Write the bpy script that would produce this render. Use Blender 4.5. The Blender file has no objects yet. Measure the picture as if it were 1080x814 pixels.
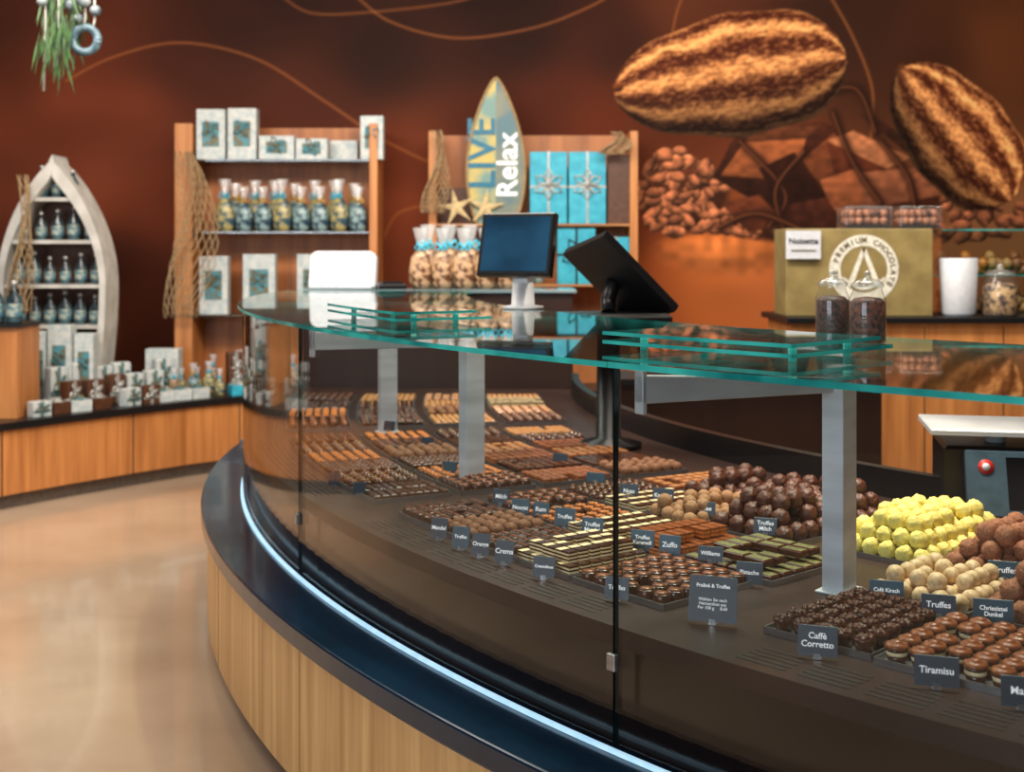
import bpy, math, random
import numpy as np
from mathutils import Vector, Matrix, noise
random.seed(5)
F=1300.0;H=265.0;CZ=1.53
CX,CY=4.96,6.54
DK=0.76
R_=math.radians
def PP(px,py,h):
    d=F*(CZ-h)/(py-H); return Vector(((px-540)/F*d,d,h))
def PD(px,py,d): return Vector(((px-540)/F*d,d,CZ-(py-H)*d/F))
def pol(r,t,z=0.0): return Vector((CX+r*math.cos(R_(t)),CY+r*math.sin(R_(t)),z))
def topol(p): return math.hypot(p[0]-CX,p[1]-CY),math.degrees(math.atan2(p[1]-CY,p[0]-CX))%360
def lin(c):
    return tuple(((x/255/12.92) if x/255<=0.04045 else ((x/255+0.055)/1.055)**2.4) for x in c)
S=bpy.context.scene
COL=S.collection
# ------------------------------------------------------------ materials
def newmat(n):
    m=bpy.data.materials.new(n); m.use_nodes=True
    return m,m.node_tree,m.node_tree.nodes['Principled BSDF']
def mat(n,c,rough=0.5,metal=0.0,c2=None,sc=(30,30,30),bump=0.0,emit=0.0,coat=0.0,det=3,lo=0.35,hi=0.65,spec=0.5):
    m,nt,b=newmat(n)
    b.inputs['Roughness'].default_value=rough; b.inputs['Metallic'].default_value=metal
    b.inputs['Coat Weight'].default_value=coat; b.inputs['Specular IOR Level'].default_value=spec
    c2=c2 or tuple(min(255,x*0.86) for x in c)
    tc=nt.nodes.new('ShaderNodeTexCoord'); mp=nt.nodes.new('ShaderNodeMapping')
    mp.inputs['Scale'].default_value=sc
    nz=nt.nodes.new('ShaderNodeTexNoise'); nz.inputs['Scale'].default_value=1.0; nz.inputs['Detail'].default_value=det
    cr=nt.nodes.new('ShaderNodeValToRGB')
    cr.color_ramp.elements[0].position=lo; cr.color_ramp.elements[1].position=hi
    cr.color_ramp.elements[0].color=(*lin(c2),1); cr.color_ramp.elements[1].color=(*lin(c),1)
    nt.links.new(tc.outputs['Object'],mp.inputs[0]); nt.links.new(mp.outputs[0],nz.inputs['Vector'])
    nt.links.new(nz.outputs[0],cr.inputs[0]); nt.links.new(cr.outputs[0],b.inputs['Base Color'])
    if bump:
        bp=nt.nodes.new('ShaderNodeBump'); bp.inputs['Strength'].default_value=bump; bp.inputs['Distance'].default_value=0.002
        nt.links.new(nz.outputs[0],bp.inputs['Height']); nt.links.new(bp.outputs[0],b.inputs['Normal'])
    if emit:
        nt.links.new(cr.outputs[0],b.inputs['Emission Color']); b.inputs['Emission Strength'].default_value=emit
    return m
def glassmat(n,tint,f0=0.04,rough=0.0,milk=0.0,milkcol=(255,255,255)):
    m=bpy.data.materials.new(n); m.use_nodes=True; nt=m.node_tree; nt.nodes.clear()
    out=nt.nodes.new('ShaderNodeOutputMaterial'); mx=nt.nodes.new('ShaderNodeMixShader')
    tr=nt.nodes.new('ShaderNodeBsdfTransparent'); gl=nt.nodes.new('ShaderNodeBsdfGlossy')
    tr.inputs[0].default_value=(*tint,1); gl.inputs['Roughness'].default_value=rough
    ge=nt.nodes.new('ShaderNodeNewGeometry'); vm=nt.nodes.new('ShaderNodeVectorMath'); vm.operation='DOT_PRODUCT'
    nt.links.new(ge.outputs['Normal'],vm.inputs[0]); nt.links.new(ge.outputs['Incoming'],vm.inputs[1])
    def ma(op,a,b):
        x=nt.nodes.new('ShaderNodeMath'); x.operation=op
        for i,q in enumerate((a,b)):
            if q is None: continue
            if isinstance(q,(int,float)): x.inputs[i].default_value=q
            else: nt.links.new(q,x.inputs[i])
        return x.outputs[0]
    a=ma('ABSOLUTE',vm.outputs['Value'],None); o=ma('SUBTRACT',1.0,a); p=ma('POWER',o,5.0)
    q=ma('MULTIPLY',p,1-f0); f=ma('ADD',q,f0)
    nt.links.new(f,mx.inputs[0]); nt.links.new(gl.outputs[0],mx.inputs[2])
    if milk:
        df=nt.nodes.new('ShaderNodeBsdfDiffuse'); df.inputs[0].default_value=(*lin(milkcol),1)
        m2=nt.nodes.new('ShaderNodeMixShader'); m2.inputs[0].default_value=milk
        nt.links.new(tr.outputs[0],m2.inputs[1]); nt.links.new(df.outputs[0],m2.inputs[2]); nt.links.new(m2.outputs[0],mx.inputs[1])
    else: nt.links.new(tr.outputs[0],mx.inputs[1])
    nt.links.new(mx.outputs[0],out.inputs[0])
    return m
GLASS=glassmat('clear_glass',(0.98,0.988,0.985),0.035)
GLASST=glassmat('top_glass',(0.90,0.97,0.96),0.06)
GLASSJ=glassmat('jar_glass',(0.95,0.96,0.95),0.04,0.0,0.03)
PLAST=glassmat('clear_plastic',(0.95,0.96,0.97),0.06,0.15,0.22)
EDGE=mat('glass_edge_glow',(60,180,168),0.15,c2=(16,106,104),sc=(5,5,5),emit=0.2)  # green glass edge with an added glow to brighten its line
WOOD=mat('oak_wood',(230,182,120),0.42,c2=(190,140,86),sc=(26,26,1.1),det=7,lo=0.3,hi=0.7)
WOODH=mat('oak_wood_shelf',(206,146,88),0.45,c2=(168,108,60),sc=(1.5,14,14),det=5,lo=0.3,hi=0.7)
WOODB=mat('oak_wood_warm',(210,140,78),0.45,c2=(164,100,50),sc=(18,18,1.2),det=5,lo=0.3,hi=0.7)
WOODBACK=mat('oak_back_panel',(186,116,62),0.5,c2=(148,86,44),sc=(14,14,1.2),det=5,lo=0.3,hi=0.7)
JOINT=mat('joint',(120,80,44),0.7)
BLACKL=mat('black_ledge_blue_sheen',(12,42,64),0.2,c2=(8,30,48),sc=(3,3,3),coat=0.2)  # black ledge, its reflected blue sheen put into the base colour
DARKP=mat('dark_brown_panel',(32,18,12),0.14,c2=(21,12,8),sc=(2,2,2),coat=0.15)
DECK=mat('dark_deck',(56,37,31),0.4,c2=(42,27,23),sc=(3,3,3),spec=.35)
BLACK=mat('black_plastic',(20,20,22),0.35)
BLACKM=mat('matt_black',(14,14,15),0.6)
DARKW=mat('dark_wood',(46,26,19),0.4,sc=(12,12,1))
STEEL=mat('brushed_steel',(190,192,195),0.3,0.9,sc=(4,4,60))
POSTM=mat('post_aluminium',(218,222,226),0.4,0.1,sc=(3,3,20))
LED=mat('led_strip',(190,228,250),0.5,c2=(170,216,245),emit=0.7)
WHITE=mat('white_plastic',(208,211,216),0.4,c2=(196,200,206))
WHITEP=mat('white_paint',(208,205,198),0.55,c2=(184,180,172),sc=(8,8,8))
TEAL=mat('teal_card',(60,180,204),0.5,c2=(40,156,184),sc=(15,15,15))
PALE=mat('pale_card',(208,209,203),0.5,c2=(172,186,190),sc=(25,25,25))
NAVY=mat('tag_slate',(36,58,74),0.45,c2=(28,46,60),sc=(20,20,20))
NAVY2=mat('tag_slate_teal',(34,78,96),0.45,c2=(28,66,82),sc=(20,20,20))
INK=mat('white_lettering',(245,245,245),0.6,c2=(238,238,238),emit=0.25)  # white print given a faint glow of its own
KHAKI=mat('khaki_card',(148,130,80),0.5,c2=(128,110,66),sc=(8,8,8))
SCREEN=mat('blue_screen',(36,76,104),0.1,c2=(18,44,66),sc=(3,3,4),emit=0.22)
SCREEND=mat('dark_screen',(16,18,22),0.12,c2=(10,11,14),sc=(3,3,3))
RED=mat('red_sticker',(200,40,35),0.4)
ROPE=mat('rope_net',(186,158,118),0.9,c2=(146,118,86),sc=(60,60,60))
GREEN=mat('green_leaf',(70,108,50),0.5,c2=(26,54,27),sc=(20,20,20))
SILVER=mat('silver_ribbon',(205,205,200),0.3,0.5)
GOLD=mat('gold_ribbon',(215,175,90),0.3,0.5)
CREAM=mat('cream_ribbon',(225,200,150),0.4)
BROWNC=mat('brown_card',(92,55,34),0.5,c2=(76,44,27))
def cm(n,c,c2,rough=0.35,sc=60,bump=0.3,coat=0.0): return mat(n,c,rough,c2=c2,sc=(sc,sc,sc),bump=bump,coat=coat,lo=0.3,hi=0.7)
CD=cm('dark_chocolate',(90,48,29),(52,27,16),0.22)
CM_=cm('milk_chocolate',(158,90,50),(118,63,34),0.28)
CR=cm('cocoa_dusting',(142,92,56),(96,57,33),0.7,150,0.8)
CW=cm('white_chocolate',(246,228,186),(230,204,152),0.4,60,0.1)
CB=cm('beige_truffle',(182,136,92),(136,93,60),0.7,200,0.8)
CY_=cm('yellow_truffle',(244,232,136),(224,204,94),0.6,160,0.6)
CK=cm('crisp_truffle',(110,60,38),(56,29,18),0.38,220,1.0)
CH=cm('hazel_truffle',(176,112,72),(116,67,42),0.7,220,1.0)
CO=cm('caramel_orange',(226,138,58),(178,94,36),0.3,90,0.3)
CG=cm('pistachio',(136,138,76),(64,44,29),0.5,200,0.5)
CT=cm('tan_chocolate',(200,144,88),(162,108,62),0.4,80,0.3)
# ------------------------------------------------------------ mesh builder
class MB:
    def __init__(s): s.v=[];s.f=[];s.m=[];s.s=[]
    def add(s,vs,fs,m=0,sm=False,M=None):
        o=len(s.v)
        for p in vs:
            p=Vector(p)
            if M is not None: p=M@p
            s.v.append(p)
        for f in fs:
            s.f.append([i+o for i in f]); s.m.append(m); s.s.append(sm)
    def box(s,x0,x1,y0,y1,z0,z1,m=0,M=None):
        vs=[(x,y,z) for z in (z0,z1) for x,y in ((x0,y0),(x1,y0),(x1,y1),(x0,y1))]
        s.add(vs,[(3,2,1,0),(4,5,6,7),(0,1,5,4),(1,2,6,5),(2,3,7,6),(3,0,4,7)],m,False,M)
    def cbox(s,x0,x1,y0,y1,z0,z1,c=0.002,m=0,M=None,mt=None):
        a=[(x0,y0),(x1,y0),(x1,y1),(x0,y1)]; b=[(x0+c,y0+c),(x1-c,y0+c),(x1-c,y1-c),(x0+c,y1-c)]
        vs=[(*p,z0) for p in a]+[(*p,z1-c) for p in a]+[(*p,z1) for p in b]
        fs=[(3,2,1,0)]+[(i,(i+1)%4,4+(i+1)%4,4+i) for i in range(4)]+[(4+i,4+(i+1)%4,8+(i+1)%4,8+i) for i in range(4)]
        s.add(vs,fs,m,False,M); s.add([vs[8],vs[9],vs[10],vs[11]],[(0,1,2,3)],m if mt is None else mt,False,M)
    def lathe(s,prof,n=20,m=0,M=None,flute=0.0,sm=True,cap=True):
        vs=[];fs=[]
        for r,z in prof:
            for i in range(n):
                rr=r*(1+(flute if i%2 else 0)); a=2*math.pi*i/n
                vs.append((rr*math.cos(a),rr*math.sin(a),z))
        for k in range(len(prof)-1):
            for i in range(n):
                j=(i+1)%n; fs.append((k*n+i,k*n+j,(k+1)*n+j,(k+1)*n+i))
        if cap:
            fs.append(tuple(reversed(range(n)))); fs.append(tuple((len(prof)-1)*n+i for i in range(n)))
        s.add(vs,fs,m,sm,M)
    def arc(s,r0,r1,z0,z1,t0,t1,n=48,m=0,medge=None):
        me=m if medge is None else medge
        vs=[]
        for i in range(n+1):
            t=t0+(t1-t0)*i/n
            vs+= [pol(r0,t,z0),pol(r1,t,z0),pol(r1,t,z1),pol(r0,t,z1)]
        o=len(s.v); s.v+=vs
        for i in range(n):
            a=o+4*i;b=a+4
            for k in range(4):
                s.f.append([a+k,a+(k+1)%4,b+(k+1)%4,b+k]); s.s.append(False)
                s.m.append(m)
        for q in ([o,o+3,o+2,o+1],[o+4*n,o+4*n+1,o+4*n+2,o+4*n+3]): s.f.append(q); s.s.append(False); s.m.append(me)
        return o
    def prism(s,pts,y0,y1,m=0,M=None):
        n=len(pts); vs=[(x,y0,z) for x,z in pts]+[(x,y1,z) for x,z in pts]
        fs=[tuple(range(n)),tuple(reversed(range(n,2*n)))]+[(i,n+i,n+(i+1)%n,(i+1)%n) for i in range(n)]
        s.add(vs,fs,m,False,M)
    def zprism(s,pts,z0,z1,m=0,M=None):
        n=len(pts); vs=[(x,y,z0) for x,y in pts]+[(x,y,z1) for x,y in pts]
        fs=[tuple(reversed(range(n))),tuple(range(n,2*n))]+[(i,(i+1)%n,n+(i+1)%n,n+i) for i in range(n)]
        s.add(vs,fs,m,False,M)
    def tube(s,pts,r,n=6,m=0):
        rings=[]
        for i,p in enumerate(pts):
            p=Vector(p); a=Vector(pts[max(0,i-1)]); b=Vector(pts[min(len(pts)-1,i+1)])
            d=(b-a)
            if d.length<1e-7: d=Vector((0,0,1))
            d.normalize(); u=d.orthogonal().normalized() if i==0 else (pu-d*pu.dot(d)).normalized()
            pu=u; w=d.cross(u); o=len(s.v)
            s.v+=[p+(u*math.cos(2*math.pi*k/n)+w*math.sin(2*math.pi*k/n))*r for k in range(n)]; rings.append(o)
        for a,b in zip(rings,rings[1:]):
            for k in range(n): s.f.append([a+k,a+(k+1)%n,b+(k+1)%n,b+k]); s.m.append(m); s.s.append(True)
        for o in (rings[0],rings[-1]): s.f.append([o+k for k in range(n)]); s.m.append(m); s.s.append(False)
    def ball(s,r,c=(0,0,0),m=0,amp=0.0,fr=1.0,seg=14,rings=9,sq=(1,1,1),seed=0):
        vs=[(0,0,-1)];fs=[]
        for i in range(1,rings):
            a=math.pi*i/rings
            for j in range(seg):
                b=2*math.pi*j/seg; vs.append((math.sin(a)*math.cos(b),math.sin(a)*math.sin(b),-math.cos(a)))
        vs.append((0,0,1)); L=len(vs)-1
        for j in range(seg):
            k=(j+1)%seg; fs.append((0,1+k,1+j)); fs.append((L,L-seg+j,L-seg+k))
            for i in range(rings-2): fs.append((1+i*seg+j,1+i*seg+k,1+(i+1)*seg+k,1+(i+1)*seg+j))
        out=[]
        for v in vs:
            v=Vector(v); k=1+amp*noise.noise(v*fr+Vector((seed*7.1,0,0)))*2
            out.append(Vector((v.x*sq[0],v.y*sq[1],v.z*sq[2]))*r*k+Vector(c))
        s.add(out,fs,m,True)
    def mesh(s,name,mats):
        me=bpy.data.meshes.new(name); me.from_pydata([tuple(v) for v in s.v],[],s.f)
        for m in mats: me.materials.append(m)
        me.polygons.foreach_set('material_index',s.m); me.polygons.foreach_set('use_smooth',s.s); me.update()
        return me
def mkobj(name,data,parent=None,loc=(0,0,0),rot=(0,0,0),world=False):
    o=bpy.data.objects.new(name,data); COL.objects.link(o)
    o.location=loc; o.rotation_euler=rot
    if parent is not None:
        o.parent=parent
        if world: o.location=-parent.location
    return o
def thing(o,label,cat,group=None,kind=None):
    o['label']=label; o['category']=cat
    if group:o['group']=group
    if kind:o['kind']=kind
    return o
def structure(o): o['kind']='structure'; return o
def empty(name,loc,rot=(0,0,0)):
    o=mkobj(name,None,loc=loc,rot=rot); o.empty_display_size=0.05; return o
KIDS={}
def copyt(o,loc,rotz=None,scale=None,rot=None):
    n=o.copy(); COL.objects.link(n); n.location=loc
    if rotz is not None: n.rotation_euler=(0,0,rotz)
    if rot is not None: n.rotation_euler=rot
    if scale: n.scale=(scale,)*3 if not isinstance(scale,tuple) else scale
    if o.name not in KIDS: KIDS[o.name]=[c for c in o.children]
    for c in KIDS[o.name]:
        k=c.copy(); COL.objects.link(k); k.parent=n
    return n
def bev(o,w=0.004,seg=2):
    b=o.modifiers.new('bevel','BEVEL'); b.width=w; b.segments=seg; b.limit_method='ANGLE'; return o
TC={}
def textmesh(s,size,name='lettering',extr=0.0004,bold=0.0,mt=None):
    k=(s,size,bold,mt.name if mt else '')
    if k in TC: return TC[k]
    cu=bpy.data.curves.new('t','FONT'); cu.body=s; cu.size=size; cu.align_x='CENTER'; cu.align_y='CENTER'; cu.extrude=extr; cu.offset=bold; cu.resolution_u=3
    cu.space_line=0.95
    o=bpy.data.objects.new('t',cu); COL.objects.link(o); bpy.context.view_layer.update()
    me=bpy.data.meshes.new_from_object(o.evaluated_get(bpy.context.evaluated_depsgraph_get())); me.name=name
    bpy.data.objects.remove(o); me.materials.clear(); me.materials.append(mt or INK); TC[k]=me
    return me
# ------------------------------------------------------------ mural wall
D=9.6
def build_mural():
    st=1.5; x0,x1=-360,1500; y0,y1=-69,472
    nx=int((x1-x0)/st)+1; ny=int((y1-y0)/st)+1
    xs=np.linspace(x0,x1,nx); ys=np.linspace(y0,y1,ny); X,Y=np.meshgrid(xs,ys)
    rng=np.random.default_rng(4); G=rng.random((128,256))
    def vn(x,y):
        xi=np.floor(x).astype(int); yi=np.floor(y).astype(int); fx=x-xi; fy=y-yi; fx=fx*fx*(3-2*fx); fy=fy*fy*(3-2*fy)
        g=lambda a,b:G[b%128,a%256]
        return (g(xi,yi)*(1-fx)+g(xi+1,yi)*fx)*(1-fy)+(g(xi,yi+1)*(1-fx)+g(xi+1,yi+1)*fx)*fy
    ctl=[(0,20,72,36,25),(0,120,106,50,30),(60,110,116,54,32),(130,120,110,50,30),(110,200,128,62,38),(20,90,92,44,28),(250,30,54,27,19),(400,60,42,21,14),
     (550,40,38,17,11),(650,50,52,23,14),(720,15,90,44,24),(900,20,54,29,18),(1060,40,92,50,26),(980,50,64,33,20),(420,170,114,52,27),(430,230,120,56,30),
     (330,110,76,35,22),(570,120,82,34,17),(150,330,78,36,22),(170,210,114,52,30),(120,280,60,27,17),(630,120,98,40,18),(700,160,88,39,18),(740,310,176,94,44),(690,310,158,78,35),
     (800,290,184,100,52),(1050,250,140,90,56),(1020,330,116,68,40),(900,330,130,74,42),(0,400,58,27,17),(560,340,88,42,22),(200,60,70,33,22),(-200,200,76,36,22),(1300,200,94,52,28),(1300,0,76,38,22),(-200,0,58,27,18),(740,420,100,56,30),(300,-30,38,19,13),(540,-30,32,15,10),(640,240,110,48,22)]
    W=np.zeros_like(X); I=np.zeros(X.shape+(3,))
    for cx,cy,r,g,b in ctl:
        w=1/(((X-cx)**2+(Y-cy)**2)+900)**1.7
        W+=w; I+=w[...,None]*np.array([r,g,b])
    I/=W[...,None]
    I*=(0.92+0.16*vn(X/70,Y/35))[...,None]
    def line(pts,wd,colr,al):
        P=[np.array(p,float) for p in pts]; Q=[P[0]]+P+[P[-1]]; sm=[]
        for i in range(1,len(Q)-2):
            for k in range(14):
                t=k/14; a,b,c,d=Q[i-1:i+3]
                sm.append(0.5*((2*b)+(-a+c)*t+(2*a-5*b+4*c-d)*t*t+(-a+3*b-3*c+d)*t**3))
        sm.append(P[-1]); dist=np.full(X.shape,1e9)
        for a,b in zip(sm,sm[1:]):
            bx0,bx1=min(a[0],b[0])-8,max(a[0],b[0])+8; by0,by1=min(a[1],b[1])-8,max(a[1],b[1])+8
            i0,i1=np.searchsorted(ys,[by0,by1]); j0,j1=np.searchsorted(xs,[bx0,bx1])
            if i1<=i0 or j1<=j0: continue
            x=X[i0:i1,j0:j1];y=Y[i0:i1,j0:j1]; d=b-a; L=max(1e-6,d@d)
            t=np.clip(((x-a[0])*d[0]+(y-a[1])*d[1])/L,0,1)
            dist[i0:i1,j0:j1]=np.minimum(dist[i0:i1,j0:j1],np.hypot(x-a[0]-t*d[0],y-a[1]-t*d[1]))
        m=np.exp(-(dist/wd)**2)*al
        I[:]=I*(1-m[...,None])+np.array(colr)*m[...,None]
    gc=(176,104,54)
    line([(70,85),(120,60),(190,45),(270,62),(340,105),(400,145),(450,170)],1.3,gc,0.65)
    line([(296,-5),(330,14),(400,12),(480,2),(520,-12)],1.3,gc,0.55)
    line([(370,-10),(410,22),(480,40),(560,30),(620,8),(650,-10)],1.3,gc,0.65)
    line([(706,60),(712,20),(722,-10)],1.2,gc,0.6)
    line([(872,-10),(900,40),(920,95),(918,150)],1.4,gc,0.7)
    line([(0,280),(60,255),(110,290),(125,340),(120,380)],3,(140,80,45),0.25)
    line([(405,250),(420,225),(455,215)],1.6,gc,0.5)
    def blend(m,c,a=1.0):
        mm=(m*a)[...,None]; I[:]=I*(1-mm)+c*mm
    def loc(cx,cy,a,b,ang):
        c,s=math.cos(math.radians(ang)),math.sin(math.radians(ang)); dx=X-cx;dy=Y-cy
        return (dx*c+dy*s)/a,(-dx*s+dy*c)/b
    def ell(cx,cy,a,b,ang,colr,dk=0.45,soft=6,nz=4):
        u,v=loc(cx,cy,a,b,ang); q=u*u+v*v; m=np.clip((1-q)*soft,0,1)
        sh=np.clip(0.95-0.55*v-0.15*u-q*0.35,dk,1.35)*(0.8+0.4*vn(X/nz,Y/nz)); blend(m,np.array(colr)*sh[...,None])
    def poly(pts,colr,grad=0.25):
        pts=[np.array(p,float) for p in pts]; m=np.ones(X.shape); ar=sum(a[0]*b[1]-a[1]*b[0] for a,b in zip(pts,pts[1:]+pts[:1]))
        sg=1 if ar>0 else -1
        for a,b in zip(pts,pts[1:]+pts[:1]):
            d=b-a; L=np.hypot(*d); m=np.minimum(m,np.clip(sg*(d[0]*(Y-a[1])-d[1]*(X-a[0]))/L/1.2+0.5,0,1))
        cy=sum(p[1] for p in pts)/len(pts)
        sh=(1-grad*(Y-cy)/30)*(0.82+0.36*vn(X/7,Y/5)); blend(m,np.array(colr)*np.clip(sh,0.4,1.6)[...,None])
    ell(765,268,85,26,2,(200,112,56),0.8,1.2,9); ell(830,232,100,26,3,(84,42,24),0.7,2.5); ell(720,205,52,44,0,(84,42,26),0.7,3)
    ell(900,225,100,22,3,(76,38,22),0.7,3)
    rr=random.Random(8)
    for i in range(130):
        a=rr.uniform(0,6.28); q=math.sqrt(rr.random()); bx=716+48*q*math.cos(a); by=203+45*q*math.sin(a)
        if rr.random()<.25: bx=rr.uniform(740,830); by=rr.uniform(222,246)
        k=rr.uniform(.75,1.15)
        ell(bx,by,rr.uniform(6.5,10.5),rr.uniform(4,6.5),rr.uniform(-60,60),(188*k,112*k,74*k),.35)
    for i in range(45):
        k=rr.uniform(.7,1.05); ell(rr.uniform(985,1080),rr.uniform(210,250),rr.uniform(7,12),rr.uniform(4.5,7),rr.uniform(-60,60),(172*k,102*k,68*k),.35)
    poly([(752,188),(776,140),(870,128),(905,150),(915,205),(820,225)],(58,28,17))
    poly([(760,185),(785,150),(850,146),(838,190)],(150,82,46)); poly([(785,150),(850,146),(866,132),(800,134)],(98,52,30))
    poly([(800,178),(838,160),(862,200),(826,222)],(46,21,13)); poly([(846,168),(880,140),(900,160),(868,200)],(114,60,34))
    poly([(872,148),(900,138),(960,166),(935,178)],(192,118,76)); poly([(872,150),(935,178),(940,206),(880,186)],(84,40,24))
    poly([(900,182),(985,176),(992,206),(905,222)],(134,78,52)); poly([(905,222),(992,206),(990,222),(910,238)],(62,30,19))
    poly([(865,190),(902,178),(912,214),(880,228)],(144,80,48)); poly([(760,215),(800,205),(830,235),(790,246)],(92,46,27))
    poly([(820,218),(872,208),(890,236),(836,246)],(66,32,21)); poly([(905,120),(925,124),(975,160),(960,164)],(54,28,18))
    for p in [[(782,150),(830,205),(812,240)],[(850,160),(820,200),(828,244)],[(760,240),(800,226),(850,244)],[(880,120),(900,170),(930,215)],[(865,100),(905,95),(925,140)],[(930,150),(960,190),(968,240)]]:
        line(p,5,(40,19,12),0.95); line([(a-2,b-1) for a,b in p],1.2,(150,86,52),0.6)
    def pod(cx,cy,a,b,ang,k,ph):
        u,v=loc(cx,cy,a,b,ang)
        w=np.sqrt(np.clip(1-np.abs(u)**2.3,1e-4,1))*(1+0.14*u)*(1+.03*np.cos(9*u)); m=(np.abs(u)<0.995)*np.clip((w-np.abs(v))*b/1.5+0.3,0,1)
        vv=np.clip(v/w,-1,1); phi=np.arcsin(vv*0.985)+0.16*(vn(u*6+9,v*2)-0.5)
        rid=(0.5+0.5*np.cos(phi*k+ph))**1.2
        fine=0.5+0.5*np.cos(phi*k*3.3+ph+7*vn(u*22,v*7))
        sp=vn(u*a/7+200,v*b/1.8); sp2=vn(u*a/2.2+50,v*b/2.2)
        sh=np.clip(1.08-0.45*vv-0.35*vv*vv,0.25,1.4)
        t=np.clip(rid*0.78+fine*0.24+(sp-0.5)*0.55+(sp2-.5)*.4-0.06,0,1)[...,None]
        dark=np.array([66,27,14.]);gold=np.array([240,164,98.])
        blend(m.astype(float),(dark*(1-t)+gold*t)*sh[...,None])
    pod(770,80,124,64,-9,9,0.6)
    ell(652,92,6,5,0,(120,60,30))
    pod(1008,142,90,54,50,9,0.2)
    line([(955,84),(949,76),(951,70)],3,(110,60,34),0.9)
    I=np.clip(I,0,255)/255; L=np.where(I<=0.04045,I/12.92,((I+0.055)/1.055)**2.4)
    co=np.empty((ny*nx,3),np.float32); co[:,0]=((X-540)/F*D).ravel(); co[:,1]=D; co[:,2]=(CZ-(Y-H)*D/F).ravel()
    idx=np.arange(ny*nx).reshape(ny,nx); q=np.stack([idx[1:,:-1],idx[1:,1:],idx[:-1,1:],idx[:-1,:-1]],-1).reshape(-1,4).astype(np.int32)
    me=bpy.data.meshes.new('wall_back'); me.vertices.add(len(co)); me.vertices.foreach_set('co',co.ravel())
    me.loops.add(q.size); me.loops.foreach_set('vertex_index',q.ravel())
    me.polygons.add(len(q)); me.polygons.foreach_set('loop_start',np.arange(0,q.size,4,dtype=np.int32)); me.update(calc_edges=True)
    a=me.color_attributes.new('mural','FLOAT_COLOR','POINT')
    c4=np.ones((ny*nx,4),np.float32); c4[:,:3]=L.reshape(-1,3); a.data.foreach_set('color',c4.ravel())
    m,nt,b=newmat('printed_mural'); at=nt.nodes.new('ShaderNodeAttribute'); at.attribute_name='mural'
    nt.links.new(at.outputs['Color'],b.inputs['Base Color']); b.inputs['Roughness'].default_value=0.6
    b.inputs['Specular IOR Level'].default_value=0.08
    me.materials.append(m)
    return structure(mkobj('wall_back',me))
build_mural()
# ------------------------------------------------------------ room shell
FL=mat('polished_floor',(200,175,149),0.15,c2=(172,147,122),sc=(0.9,0.9,0.9),det=6,coat=0.25)
WALLM=mat('brown_wall',(66,38,28),0.7,c2=(54,31,23),sc=(1,1,1))
CEIL=mat('ceiling_paint',(110,98,88),0.8,c2=(100,90,80),sc=(1,1,1))
def slab(n,x0,x1,y0,y1,z0,z1,m):
    b=MB(); b.box(x0,x1,y0,y1,z0,z1); structure(mkobj(n,b.mesh(n,[m])))
slab('floor',-6.6,7.1,-4,9.7,-0.1,0,FL)
slab('wall_left',-6.7,-6.6,-4,9.7,0,4,WALLM); slab('wall_right',7.1,7.2,-4,9.7,0,4,WALLM)
slab('wall_front',-6.7,7.2,-4.1,-4,0,4,WALLM); slab('ceiling',-6.7,7.2,-4,9.7,4.0,4.1,CEIL)  # wall_front is unseen, added to keep world light out of the glass reflections
# ------------------------------------------------------------ display counter
T0,T1=175.8,243.0
SEAMS=[175.8,191.2,205.75,220.4,235.0,243.0]
cnt=thing(empty('display_counter',(1.0,3.4,0)),'curved oak and glass chocolate display counter with black ledge','display counter')
def cpart(name,b,mats,lab=None):
    o=mkobj(name,b.mesh(name,mats),cnt,world=True)
    if lab:o['label']=lab
    return o
b=MB(); b.arc(4.75,6.385,0.07,0.458,T0,T1,90)
t=181.0
while t<242: b.arc(6.384,6.3858,0.07,0.458,t,t+0.012,1,1); t+=9.6
cpart('wood_base',b,[WOOD,JOINT],'vertical grain oak cladding')
b=MB(); b.arc(4.8,6.33,0,0.07,T0,T1,70); cpart('plinth',b,[BLACKM],'recessed black plinth')
b=MB(); b.arc(6.1,6.41,0.458,0.515,T0-0.3,T1,90); bev(cpart('ledge',b,[BLACKL],'glossy black ledge'),0.006)
b=MB(); b.arc(4.72,6.205,0.515,0.72,T0,T1,90); cpart('front_panel',b,[DARKP],'glossy dark brown panel')
b=MB(); b.arc(4.6,6.215,0.72,DK,T0,T1,90); cpart('display_deck',b,[DECK],'dark brown deck carrying the trays')
b=MB(); b.arc(4.6,4.64,DK,DK+0.09,T0,T1,90); cpart('rear_rim',b,[BLACK])
b=MB(); b.arc(6.238,6.250,0.516,0.523,T0,T1,90); cpart('light_strip',b,[LED],'thin cool white light strip')
SEAM=mat('seam_edge',(24,40,40),0.2)
for a,c in zip(SEAMS,SEAMS[1:]):
    b=MB(); b.arc(6.232,6.242,0.53,1.296,a+0.03,c-0.03,20,0,1); cpart('glass_panel',b,[GLASS,SEAM],'curved clear front glass pane')
    b=MB(); o=b.arc(5.2,6.262,1.296,1.308,a+0.02,c-0.02,20,0,1)
    for i,f in enumerate(b.f):
        zs=[b.v[k][2] for k in f]
        if max(zs)-min(zs)>0.005: b.m[i]=1
    cpart('glass_top',b,[GLASST,EDGE],'clear glass top with green edge')
    for z in (0.70,):
        b=MB(); p=pol(6.247,c,z); M=Matrix.Translation(p)@Matrix.Rotation(R_(c),4,'Z')
        b.box(-0.006,0.006,-0.012,0.012,-0.017,0.017,0,M)
        bev(cpart('glass_clip',b,[STEEL],'small steel glass clip'),0.002)
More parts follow.
